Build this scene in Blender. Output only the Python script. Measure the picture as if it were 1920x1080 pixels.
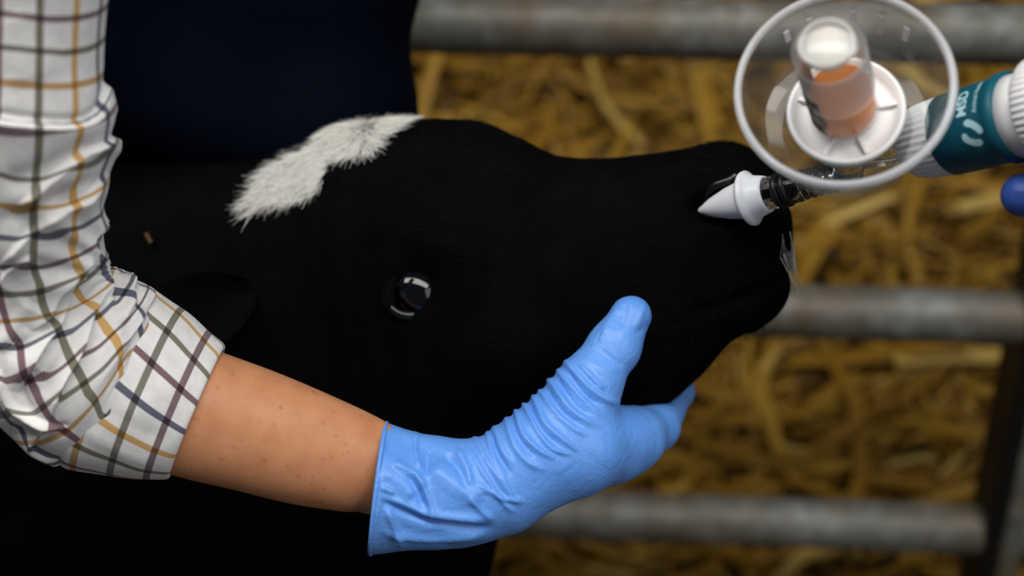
import bpy, math, random
import numpy as np
from mathutils import Vector, Matrix

for o in list(bpy.data.objects): bpy.data.objects.remove(o, do_unlink=True)
scene = bpy.context.scene
COL = scene.collection
rng = np.random.default_rng(7)
random.seed(7)

# ------------------------------------------------------------------ camera, light, exposure
PITCH = math.radians(30.0)
CAM = np.array([0.0, 0.0, 1.35])
R_ = np.array([1.0, 0.0, 0.0])
U_ = np.array([0.0, math.sin(PITCH), math.cos(PITCH)])
F_ = np.array([0.0, math.cos(PITCH), -math.sin(PITCH)])
FPX = 1920 * 50.0 / 36.0
cd = bpy.data.cameras.new('camera'); cam = bpy.data.objects.new('camera', cd); COL.objects.link(cam)
cam.location = CAM; cam.rotation_euler = (math.pi / 2 - PITCH, 0, 0)
cd.lens = 50.0; cd.sensor_width = 36.0; cd.clip_start = 0.02
cd.dof.use_dof = True; cd.dof.focus_distance = 0.825; cd.dof.aperture_fstop = 3.0
scene.camera = cam

w = bpy.data.worlds.new('barn_air'); scene.world = w; w.use_nodes = True
bg = w.node_tree.nodes['Background']
bg.inputs[0].default_value = (0.72, 0.82, 1.0, 1); bg.inputs[1].default_value = 0.10

def area(name, loc, target, size, power, col):
    l = bpy.data.lights.new(name, 'AREA'); l.shape = 'RECTANGLE'; l.size, l.size_y = size; l.energy = power; l.color = col
    o = bpy.data.objects.new(name, l); COL.objects.link(o); o.location = loc
    o.rotation_euler = (Vector(target) - Vector(loc)).to_track_quat('-Z', 'Y').to_euler()
    return o
area('barn_roof_light', (-0.3, 0.1, 3.0), (0, 0.85, 0.9), (4.2, 0.75), 74, (1.0, 0.97, 0.93))
area('added_front_fill', (1.9, -1.2, 2.0), (0, 0.9, 0.9), (1.4, 1.6), 13, (0.88, 0.94, 1.0))  # added fill from behind the camera to brighten the front; no door there

vs = scene.view_settings
vs.view_transform = 'Standard'; vs.look = 'None'; vs.gamma = 1.0; vs.use_curve_mapping = False; vs.exposure = 0.22

# ------------------------------------------------------------------ helpers
def W(px, py, d):
    px, py, d = np.broadcast_arrays(np.asarray(px, float), np.asarray(py, float), np.asarray(d, float))
    return CAM + ((px - 960) / FPX * d)[..., None] * R_ + ((540 - py) / FPX * d)[..., None] * U_ + d[..., None] * F_
def proj(P):
    q = P - CAM; d = q @ F_
    return 960 + (q @ R_) / d * FPX, 540 - (q @ U_) / d * FPX, d
def unit(v): return v / np.maximum(np.linalg.norm(v, axis=-1, keepdims=True), 1e-12)
def mm(px, d): return px * d / FPX

def put(name, verts, faces, mat, parent=None, uv=None, smooth=True, flip=False, mats=None, mat_idx=None):
    verts = np.asarray(verts, np.float32).reshape(-1, 3)
    me = bpy.data.meshes.new(name)
    if isinstance(faces, np.ndarray):
        k = faces.shape[1]
        if flip: faces = faces[:, ::-1]
        me.vertices.add(len(verts)); me.vertices.foreach_set('co', verts.ravel())
        me.loops.add(faces.size); me.loops.foreach_set('vertex_index', np.ascontiguousarray(faces, np.int32).ravel())
        me.polygons.add(len(faces)); me.polygons.foreach_set('loop_start', np.arange(0, faces.size, k, dtype=np.int32))
        me.update(calc_edges=True); me.validate()
        flat = faces.ravel()
    else:
        if flip: faces = [tuple(reversed(f)) for f in faces]
        me.from_pydata(verts.tolist(), [], faces); me.update()
        flat = np.array([i for f in faces for i in f])
    if uv is not None:
        l = me.uv_layers.new(name='UVMap'); l.data.foreach_set('uv', np.asarray(uv, np.float32)[flat].ravel())
    for m in (mats or [mat]): me.materials.append(m)
    if mat_idx is not None: me.polygons.foreach_set('material_index', np.asarray(mat_idx, np.int32))
    me.polygons.foreach_set('use_smooth', np.full(len(me.polygons), smooth))
    o = bpy.data.objects.new(name, me); COL.objects.link(o)
    if parent is not None:
        o.parent = parent; o.matrix_parent_inverse = Matrix.Translation(parent.location).inverted()
    return o
def empty(name, loc):
    o = bpy.data.objects.new(name, None); COL.objects.link(o); o.location = Vector([float(v) for v in loc]); o.empty_display_size = 0.05
    return o
def tag(o, label=None, cat=None, group=None, kind=None):
    if label: o['label'] = label
    if cat: o['category'] = cat
    if group: o['group'] = group
    if kind: o['kind'] = kind
    return o

def cr(A, n):
    """Catmull-Rom through the rows of A, n samples"""
    A = np.asarray(A, float); k = len(A)
    t = np.linspace(0, k - 1, n); i = np.clip(t.astype(int), 0, k - 2); f = (t - i)[:, None]
    g = lambda j: A[np.clip(j, 0, k - 1)]
    p0, p1, p2, p3 = g(i - 1), g(i), g(i + 1), g(i + 2)
    return 0.5 * (2 * p1 + (p2 - p0) * f + (2 * p0 - 5 * p1 + 4 * p2 - p3) * f ** 2 + (3 * p1 - p0 - 3 * p2 + p3) * f ** 3)
def grid_faces(a, b, wrap=False):
    i, j = np.meshgrid(np.arange(a - 1), np.arange(b if wrap else b - 1), indexing='ij')
    j2 = (j + 1) % b
    return np.stack([i * b + j, i * b + j2, (i + 1) * b + j2, (i + 1) * b + j], -1).reshape(-1, 4)
def grid_normals(G):
    du = np.gradient(G, axis=0); dv = np.gradient(G, axis=1)
    return unit(np.cross(dv, du))

def frames(path, near):
    t = unit(np.gradient(path, axis=0)); e1 = unit(near - (t @ near)[:, None] * t); e2 = np.cross(t, e1)
    return t, e1, e2
def tube_grid(path, rn, rp, n, near=-F_):
    """seam at the back; columns theta -pi..pi, theta=0 faces the viewer side. rn radius towards near, rp across"""
    t, e1, e2 = frames(path, near)
    th = np.linspace(-math.pi, math.pi, n)
    return path[:, None] + np.cos(th)[None, :, None] * (e1 * rn[:, None])[:, None] + np.sin(th)[None, :, None] * (e2 * rp[:, None])[:, None], th

def lathe(name, base, axis, prof, mat, parent=None, n=48, ribs=0, rib_amp=0.0, rib_rng=None, side=None, smooth=True):
    """prof: list of (s along axis, r)"""
    axis = unit(np.asarray(axis, float)); base = np.asarray(base, float)
    a = np.cross(axis, side if side is not None else (np.array([0, 0, 1.0]) if abs(axis[2]) < .9 else R_)); a = unit(a); b = np.cross(axis, a)
    th = np.linspace(0, 2 * math.pi, n, endpoint=False); prof = np.asarray(prof, float)
    V = []
    for s, r in prof:
        rr = np.full(n, r)
        if ribs and rib_rng[0] <= s <= rib_rng[1]: rr = r + rib_amp * np.cos(th * ribs)
        V.append(base + axis * s + np.cos(th)[:, None] * rr[:, None] * a + np.sin(th)[:, None] * rr[:, None] * b)
    V = np.concatenate(V); k = len(prof)
    F = [tuple(int(x) for x in f) for f in grid_faces(k, n, True)]
    if prof[0][1] > 1e-6: F.append(tuple(range(n - 1, -1, -1))) if not np.allclose(prof[0], prof[-1]) else None
    if prof[-1][1] > 1e-6: F.append(tuple((k - 1) * n + i for i in range(n))) if not np.allclose(prof[0], prof[-1]) else None
    o = put(name, V, F, mat, parent, smooth=smooth)
    import bmesh
    bm = bmesh.new(); bm.from_mesh(o.data); bmesh.ops.remove_doubles(bm, verts=bm.verts, dist=1e-6); bmesh.ops.recalc_face_normals(bm, faces=bm.faces); bm.to_mesh(o.data); bm.free()
    return o
def torus(name, c, axis, R, r, mat, parent=None, n=64, m=12, squash=1.0):
    prof = [(r * squash * math.sin(t), R + r * math.cos(t)) for t in np.linspace(0, 2 * math.pi, m + 1)]
    prof[-1] = prof[0]
    return lathe(name, c, axis, prof, mat, parent, n)

# signed distance shapes + surface nets
def rcone(P, a, b, ra, rb):
    ab = b - a; t = np.clip(((P - a) @ ab) / (ab @ ab), 0, 1)
    return np.linalg.norm(P - (a + t[..., None] * ab), axis=-1) - (ra + (rb - ra) * t)
def smin(a, b, k):
    h = np.clip(0.5 + 0.5 * (b - a) / k, 0, 1)
    return b + (a - b) * h - k * h * (1 - h)
def surface_nets(fun, lo, hi, h):
    lo = np.asarray(lo, float); n = np.ceil((np.asarray(hi) - lo) / h).astype(int) + 1
    X = np.stack(np.meshgrid(*[lo[i] + h * np.arange(n[i]) for i in range(3)], indexing='ij'), -1)
    nb = -(-n // 6)                                   # blocks far from the surface keep their centre's value
    Cb = np.stack(np.meshgrid(*[lo[i] + h * (6 * np.arange(nb[i]) + 2.5) for i in range(3)], indexing='ij'), -1)
    fb = fun(Cb.reshape(-1, 3)).reshape(nb)
    f = fb.repeat(6, 0).repeat(6, 1).repeat(6, 2)[:n[0], :n[1], :n[2]].copy()
    m = np.abs(f) < 9 * h; f[m] = fun(X[m]); del X
    sl = lambda c: f[c[0]:n[0] - 1 + c[0], c[1]:n[1] - 1 + c[1], c[2]:n[2] - 1 + c[2]]
    cs = [(i, j, k) for i in (0, 1) for j in (0, 1) for k in (0, 1)]
    neg = sum((sl(c) < 0).astype(np.int8) for c in cs); act = (neg > 0) & (neg < 8)
    idx = np.full(act.shape, -1, np.int64); idx[act] = np.arange(act.sum())
    S = np.zeros((act.sum(), 3)); Cn = np.zeros(act.sum())
    for c in cs:
        for ax in range(3):
            if c[ax]: continue
            c2 = list(c); c2[ax] = 1
            v0 = sl(c)[act]; v1 = sl(tuple(c2))[act]; cross = (v0 < 0) != (v1 < 0)
            t = np.where(cross, v0 / np.where(cross, v0 - v1, 1), 0)
            p = np.tile(np.array(c, float), (len(t), 1)); p[:, ax] += t
            S += p * cross[:, None]; Cn += cross
    ijk = np.argwhere(act); V = lo + h * (ijk + S / Cn[:, None])
    F = []
    for ax in range(3):
        b, c = (ax + 1) % 3, (ax + 2) % 3
        s0 = [slice(None)] * 3; s1 = [slice(None)] * 3; s0[ax] = slice(0, -1); s1[ax] = slice(1, None)
        A = f[tuple(s0)] < 0; B = f[tuple(s1)] < 0
        e = np.argwhere(A != B); e = e[(e[:, b] > 0) & (e[:, c] > 0) & (e[:, b] < n[b] - 1) & (e[:, c] < n[c] - 1)]
        sg = A[tuple(e.T)]
        def cell(db, dc):
            q = e.copy(); q[:, b] -= db; q[:, c] -= dc; return idx[tuple(q.T)]
        q = np.stack([cell(1, 1), cell(0, 1), cell(0, 0), cell(1, 0)], -1)
        q[~sg] = q[~sg][:, ::-1]; F.append(q)
    F = np.concatenate(F); F = F[(F >= 0).all(1)]
    return V, F.astype(np.int32)
def vnormals(V, F):
    n = np.cross(V[F[:, 2]] - V[F[:, 0]], V[F[:, 3]] - V[F[:, 1]]); N = np.zeros_like(V)
    for k in range(4): np.add.at(N, F[:, k], n)
    return unit(N)
def laplace(V, F, it, lam=0.5):
    E = np.concatenate([F[:, [k, (k + 1) % 4]] for k in range(4)])
    for _ in range(it):
        S = np.zeros_like(V); C = np.zeros(len(V))
        np.add.at(S, E[:, 0], V[E[:, 1]]); np.add.at(C, E[:, 0], 1)
        V = V + lam * (S / np.maximum(C, 1)[:, None] - V)
    return V

def polyd(px, py, pts):
    """signed distance and 0..1 position along a polyline"""
    pts = np.asarray(pts, float)
    best = np.full(px.shape, 1e9); sgn = np.zeros(px.shape); pos = np.zeros(px.shape)
    L = np.linalg.norm(np.diff(pts, axis=0), axis=1); cum = np.concatenate([[0], np.cumsum(L)]); T = cum[-1]
    for i in range(len(pts) - 1):
        a, b = pts[i], pts[i + 1]; ab = b - a
        t = np.clip(((px - a[0]) * ab[0] + (py - a[1]) * ab[1]) / (ab @ ab), 0, 1)
        dx = px - a[0] - t * ab[0]; dy = py - a[1] - t * ab[1]; d = np.hypot(dx, dy)
        s = np.sign(ab[0] * (py - a[1]) - ab[1] * (px - a[0]))
        m = d < best; best[m] = d[m]; sgn[m] = s[m]; pos[m] = (cum[i] + t[m] * L[i]) / T
    return best, sgn, pos
def ridge(px, py, pts, width, amp):
    d, s, p = polyd(px, py, cr(pts, max(6, 4 * len(pts))))
    return amp * np.exp(-(d / width) ** 2) * np.clip(np.minimum(p, 1 - p) * 6 + .15, 0, 1)
def lip(px, py, pts, width, amp, side=1, sharp=3.0):
    """raised on one side of the line with a sharp drop at the line"""
    d, s, p = polyd(px, py, cr(pts, max(6, 4 * len(pts))))
    sd = d * s * side
    return amp * np.where(sd > 0, np.exp(-(sd / width)), np.exp(-(sd / sharp) ** 2)) * np.clip(np.minimum(p, 1 - p) * 7, 0, 1)

# ------------------------------------------------------------------ materials
def new_mat(name):
    m = bpy.data.materials.new(name); m.use_nodes = True
    return m, m.node_tree.nodes, m.node_tree.links, m.node_tree.nodes['Principled BSDF']
def simple(name, col, rough=0.5, spec=0.5, **kw):
    m, N, L, b = new_mat(name)
    b.inputs['Base Color'].default_value = (*col, 1); b.inputs['Roughness'].default_value = rough; b.inputs['Specular IOR Level'].default_value = spec
    for k, v in kw.items(): b.inputs[k.replace('_', ' ')].default_value = v
    return m
def nmath(N, L, op, a, b=None, c=None):
    n = N.new('ShaderNodeMath'); n.operation = op
    for i, v in enumerate((a, b, c)):
        if v is None: continue
        if isinstance(v, (int, float)): n.inputs[i].default_value = v
        else: L.new(v, n.inputs[i])
    return n.outputs[0]
def noise(N, L, scale, detail=4, rough=0.5, vec=None, dist=0.0):
    n = N.new('ShaderNodeTexNoise'); n.inputs['Scale'].default_value = scale; n.inputs['Detail'].default_value = detail; n.inputs['Roughness'].default_value = rough; n.inputs['Distortion'].default_value = dist
    if vec is not None: L.new(vec, n.inputs['Vector'])
    return n.outputs['Fac']
def ramp(N, L, fac, stops, interp='LINEAR'):
    r = N.new('ShaderNodeValToRGB'); r.color_ramp.interpolation = interp
    e = r.color_ramp.elements
    while len(e) < len(stops): e.new(0.5)
    for i, (p, c) in enumerate(stops): e[i].position = p; e[i].color = (*c, 1)
    L.new(fac, r.inputs[0]); return r.outputs[0]
def objco(N):
    return N.new('ShaderNodeTexCoord').outputs['Object']
def bump(N, L, b, h, strength, dist):
    n = N.new('ShaderNodeBump'); n.inputs['Strength'].default_value = strength; n.inputs['Distance'].default_value = dist
    L.new(h, n.inputs['Height']); L.new(n.outputs[0], b.inputs['Normal']); return n

def mat_plaid():
    m, N, L, b = new_mat('checked_cotton')
    uv = N.new('ShaderNodeUVMap').outputs[0]
    wob = noise(N, L, 1.2, 2, vec=uv)
    sep = N.new('ShaderNodeSeparateXYZ'); L.new(uv, sep.inputs[0])
    cols = [(0.105, 0.016, 0.042), (0.10, 0.092, 0.042), (0.56, 0.29, 0.035), (0.008, 0.018, 0.075)]   # maroon olive yellow navy
    base = ramp(N, L, noise(N, L, 3.0, 5, vec=uv), [(0.3, (0.72, 0.70, 0.68)), (0.7, (0.83, 0.81, 0.78))])
    tw = nmath(N, L, 'ADD', sep.outputs[0], sep.outputs[1])
    tws = nmath(N, L, 'SINE', nmath(N, L, 'MULTIPLY', tw, 2 * math.pi * 15))
    cur = base
    for k in (0, 1):
        x = nmath(N, L, 'ADD', sep.outputs[k], 0.5 + 400)
        fl = nmath(N, L, 'FLOOR', x); fr = nmath(N, L, 'SUBTRACT', x, fl)
        ds = nmath(N, L, 'ABSOLUTE', nmath(N, L, 'SUBTRACT', fr, 0.5))
        mask = nmath(N, L, 'LESS_THAN', ds, 0.098)
        dens = nmath(N, L, 'MULTIPLY_ADD', tws, 0.10, 0.86)
        mask = nmath(N, L, 'MULTIPLY', mask, dens)
        idx = nmath(N, L, 'DIVIDE', nmath(N, L, 'FLOORED_MODULO', fl, 4.0), 4.0)
        col = ramp(N, L, nmath(N, L, 'ADD', idx, 0.05), [(0.0, cols[0]), (0.25, cols[1]), (0.5, cols[2]), (0.75, cols[3])], 'CONSTANT')
        tint = N.new('ShaderNodeMix'); tint.data_type = 'RGBA'; tint.blend_type = 'MIX'
        if k == 1: tint.blend_type = 'MIX'
        L.new(mask, tint.inputs[0]); L.new(cur, tint.inputs[6]); L.new(col, tint.inputs[7])
        if k == 1:
            mul = N.new('ShaderNodeMix'); mul.data_type = 'RGBA'; mul.blend_type = 'MULTIPLY'
            L.new(mask, mul.inputs[0]); L.new(cur, mul.inputs[6])
            br = N.new('ShaderNodeMix'); br.data_type = 'RGBA'; br.inputs[0].default_value = 0.04; L.new(col, br.inputs[6]); br.inputs[7].default_value = (1, 1, 1, 1)
            L.new(br.outputs[2], mul.inputs[7]); cur = mul.outputs[2]
        else: cur = tint.outputs[2]
    # lint specks
    v = N.new('ShaderNodeTexVoronoi'); v.inputs['Scale'].default_value = 2.2; L.new(uv, v.inputs['Vector'])
    sp = nmath(N, L, 'LESS_THAN', v.outputs['Distance'], 0.045)
    mx = N.new('ShaderNodeMix'); mx.data_type = 'RGBA'; L.new(nmath(N, L, 'MULTIPLY', sp, 0.55), mx.inputs[0]); L.new(cur, mx.inputs[6]); mx.inputs[7].default_value = (0.25, 0.23, 0.21, 1)
    L.new(mx.outputs[2], b.inputs['Base Color'])
    b.inputs['Roughness'].default_value = 0.85; b.inputs['Specular IOR Level'].default_value = 0.15; b.inputs['Sheen Weight'].default_value = 0.1
    hh = nmath(N, L, 'ADD', nmath(N, L, 'MULTIPLY', tws, 0.12), noise(N, L, 2.5, 4, vec=uv))
    bump(N, L, b, hh, 0.35, 0.0012)
    return m
def mat_skin():
    m, N, L, b = new_mat('skin')
    co = objco(N)
    c = ramp(N, L, noise(N, L, 55, 5, 0.6, co), [(0.3, (0.50, 0.205, 0.092)), (0.7, (0.60, 0.275, 0.135))])
    def spots(scale, thr, col, amt, cur):
        v = N.new('ShaderNodeTexVoronoi'); v.inputs['Scale'].default_value = scale; L.new(co, v.inputs['Vector'])
        mr = N.new('ShaderNodeMapRange'); L.new(v.outputs['Distance'], mr.inputs[0]); mr.inputs[1].default_value = thr * 0.6; mr.inputs[2].default_value = thr; mr.inputs[3].default_value = 1; mr.inputs[4].default_value = 0
        wn = N.new('ShaderNodeSeparateColor'); L.new(v.outputs['Color'], wn.inputs[0])
        f = nmath(N, L, 'MULTIPLY', mr.outputs[0], nmath(N, L, 'MULTIPLY', wn.outputs[0], amt))
        mx = N.new('ShaderNodeMix'); mx.data_type = 'RGBA'; L.new(f, mx.inputs[0]); L.new(cur, mx.inputs[6]); mx.inputs[7].default_value = (*col, 1)
        return mx.outputs[2]
    c = spots(160, 0.28, (0.36, 0.12, 0.045), 0.45, c)
    c = spots(48, 0.075, (0.18, 0.055, 0.022), 0.9, c)
    L.new(c, b.inputs['Base Color']); b.inputs['Roughness'].default_value = 0.5; b.inputs['Specular IOR Level'].default_value = 0.35
    b.inputs['Subsurface Weight'].default_value = 0.12; b.inputs['Subsurface Radius'].default_value = (0.01, 0.004, 0.002); b.inputs['Subsurface Scale'].default_value = 0.3
    bump(N, L, b, noise(N, L, 900, 3, vec=co), 0.25, 0.0006)
    return m
def mat_glove(name, c0, c1):
    m, N, L, b = new_mat(name)
    co = objco(N)
    L.new(ramp(N, L, noise(N, L, 30, 3, vec=co), [(0.3, c0), (0.7, c1)]), b.inputs['Base Color'])
    b.inputs['Roughness'].default_value = 0.42; b.inputs['Specular IOR Level'].default_value = 0.45
    b.inputs['Subsurface Weight'].default_value = 0.08; b.inputs['Subsurface Radius'].default_value = (0.002, 0.003, 0.006); b.inputs['Subsurface Scale'].default_value = 0.4
    n1 = noise(N, L, 95, 3, 0.55, co, 1.2)
    bump(N, L, b, n1, 0.35, 0.0022)
    return m
def mat_straw():
    m, N, L, b = new_mat('straw')
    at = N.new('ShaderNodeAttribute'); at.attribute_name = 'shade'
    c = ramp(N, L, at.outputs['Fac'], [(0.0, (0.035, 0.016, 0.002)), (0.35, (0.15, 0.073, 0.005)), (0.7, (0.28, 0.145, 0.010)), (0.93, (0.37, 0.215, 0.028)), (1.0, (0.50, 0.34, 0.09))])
    L.new(c, b.inputs['Base Color']); b.inputs['Roughness'].default_value = 0.55; b.inputs['Specular IOR Level'].default_value = 0.25
    return m
def mat_galv():
    m, N, L, b = new_mat('galvanised_steel')
    co = objco(N)
    a = ramp(N, L, noise(N, L, 30, 5, 0.6, co), [(0.25, (0.075, 0.074, 0.058)), (0.5, (0.135, 0.135, 0.118)), (0.75, (0.25, 0.255, 0.25))])
    f = ramp(N, L, noise(N, L, 9, 5, 0.6, co), [(0.42, (0, 0, 0)), (0.70, (0.85, 0.85, 0.85))])
    mx = N.new('ShaderNodeMix'); mx.data_type = 'RGBA'; L.new(f, mx.inputs[0]); L.new(a, mx.inputs[6]); mx.inputs[7].default_value = (0.10, 0.065, 0.025, 1)
    L.new(mx.outputs[2], b.inputs['Base Color']); b.inputs['Metallic'].default_value = 0.25; b.inputs['Roughness'].default_value = 0.55
    bump(N, L, b, noise(N, L, 120, 4, vec=co), 0.3, 0.001)
    return m
def mat_coat():
    m, N, L, b = new_mat('black_coat')
    co = objco(N)
    L.new(ramp(N, L, noise(N, L, 40, 4, vec=co), [(0.3, (0.0012, 0.0012, 0.0014)), (0.7, (0.0024, 0.0022, 0.0021))]), b.inputs['Base Color'])
    b.inputs['Roughness'].default_value = 0.7; b.inputs['Specular IOR Level'].default_value = 0.02
    bump(N, L, b, noise(N, L, 260, 3, vec=co), 0.3, 0.001)
    return m
def mat_navy():
    m, N, L, b = new_mat('navy_workwear')
    co = objco(N)
    L.new(ramp(N, L, noise(N, L, 12, 4, vec=co), [(0.3, (0.0006, 0.0017, 0.0052)), (0.7, (0.0011, 0.0026, 0.0072))]), b.inputs['Base Color'])
    b.inputs['Roughness'].default_value = 0.75; b.inputs['Specular IOR Level'].default_value = 0.03
    bump(N, L, b, noise(N, L, 14, 4, vec=co), 0.5, 0.01)
    return m
def mat_ground(name, c0, c1, scale):
    m, N, L, b = new_mat(name)
    L.new(ramp(N, L, noise(N, L, scale, 6, 0.6, objco(N)), [(0.3, c0), (0.7, c1)]), b.inputs['Base Color']); b.inputs['Roughness'].default_value = 0.9
    return m
M_plaid, M_skin, M_straw, M_galv, M_coat, M_navy = mat_plaid(), mat_skin(), mat_straw(), mat_galv(), mat_coat(), mat_navy()
M_glove = mat_glove('blue_nitrile', (0.115, 0.315, 0.80), (0.14, 0.355, 0.86))
M_glove2 = mat_glove('dark_blue_nitrile', (0.03, 0.085, 0.36), (0.04, 0.105, 0.42))
M_hair_black = simple('black_hair', (0.002, 0.002, 0.0022), 0.5, 0.05)
M_hair_white = simple('white_hair', (0.80, 0.78, 0.73), 0.6, 0.2)
M_eye = simple('wet_dark_eye', (0.0005, 0.0008, 0.002), 0.05, 0.5)
M_wetskin = simple('wet_black_skin', (0.004, 0.004, 0.004), 0.22, 0.4)
M_white = simple('white_plastic', (0.80, 0.80, 0.80), 0.38, 0.45)
M_whitesoft = simple('translucent_white_plastic', (0.74, 0.76, 0.80), 0.35, 0.4, Subsurface_Weight=0.2, Subsurface_Scale=0.01)
M_rubber_shade = simple('black_rubber_and_shade', (0.005, 0.005, 0.005), 0.4, 0.3)  # rubber of the seals, also the painted shade on the gate upright
M_teal = simple('teal_plastic', (0.003, 0.085, 0.125), 0.42, 0.3)
M_print = simple('pale_blue_print', (0.42, 0.68, 0.74), 0.5, 0.3)
M_clear = simple('clear_plastic', (0.97, 0.98, 0.98), 0.04, 0.5, Transmission_Weight=1.0, IOR=1.22)
def mat_thin(name, tint, milk, ior=1.38):
    m, N, L, b = new_mat(name); N.remove(b)
    tr = N.new('ShaderNodeBsdfTransparent'); tr.inputs[0].default_value = (*tint, 1)
    df = N.new('ShaderNodeBsdfTranslucent'); df.inputs[0].default_value = (.8, .82, .85, 1)
    df2 = N.new('ShaderNodeBsdfDiffuse'); df2.inputs[0].default_value = (.88, .88, .88, 1)
    ad = N.new('ShaderNodeMixShader'); L.new(df.outputs[0], ad.inputs[1]); L.new(df2.outputs[0], ad.inputs[2])
    gl = N.new('ShaderNodeBsdfGlossy'); gl.inputs['Roughness'].default_value = 0.06
    m1 = N.new('ShaderNodeMixShader'); m1.inputs[0].default_value = milk; L.new(tr.outputs[0], m1.inputs[1]); L.new(ad.outputs[0], m1.inputs[2])
    lw = N.new('ShaderNodeLayerWeight'); lw.inputs[0].default_value = 0.5
    fr = nmath(N, L, 'MULTIPLY_ADD', nmath(N, L, 'POWER', lw.outputs['Facing'], 4.0), 0.32, ((ior - 1) / (ior + 1)) ** 2)
    m2 = N.new('ShaderNodeMixShader'); L.new(fr, m2.inputs[0]); L.new(m1.outputs[0], m2.inputs[1]); L.new(gl.outputs[0], m2.inputs[2])
    L.new(m2.outputs[0], N['Material Output'].inputs[0]); return m
M_cup = mat_thin('thin_clear_plastic', (.95, .96, .96), .035)
M_rim = simple('milky_plastic_rim', (0.86, 0.87, 0.90), 0.2, 0.5, Transmission_Weight=0.62, IOR=1.3)
M_glass = mat_thin('vial_glass', (.97, .965, .95), .05, 1.42)
M_frost = simple('frosted_glass', (0.80, 0.78, 0.74), 0.35, 0.5, Transmission_Weight=0.3, IOR=1.4)
M_liquid = simple('orange_liquid', (0.95, 0.27, 0.012), 0.3, 0.2)
M_label = simple('grey_label', (0.30, 0.28, 0.22), 0.6, 0.2)
M_ink = simple('black_ink', (0.02, 0.02, 0.02), 0.6, 0.2)
M_floor = mat_ground('barn_floor', (0.03, 0.02, 0.008), (0.08, 0.055, 0.02), 9)
M_wall = mat_ground('barn_wall', (0.10, 0.10, 0.095), (0.17, 0.165, 0.155), 5)

# ------------------------------------------------------------------ setting
def box(name, lo, hi, mat, parent=None):
    lo, hi = np.array(lo, float), np.array(hi, float)
    V = np.array([[lo[0] if i & 1 == 0 else hi[0], lo[1] if i & 2 == 0 else hi[1], lo[2] if i & 4 == 0 else hi[2]] for i in range(8)])
    return put(name, V, [(0, 2, 3, 1), (4, 5, 7, 6), (0, 1, 5, 4), (2, 6, 7, 3), (0, 4, 6, 2), (1, 3, 7, 5)], mat, parent, smooth=False)
tag(box('floor', (-3.5, -2.5, -0.1), (3.5, 4.6, 0.0), M_floor), 'earth barn floor under the straw', 'floor', kind='structure')
tag(box('wall_back', (-3.5, 4.6, 0.0), (3.5, 4.75, 2.6), M_wall), 'plain grey barn wall behind the straw', 'wall', kind='structure')

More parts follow.
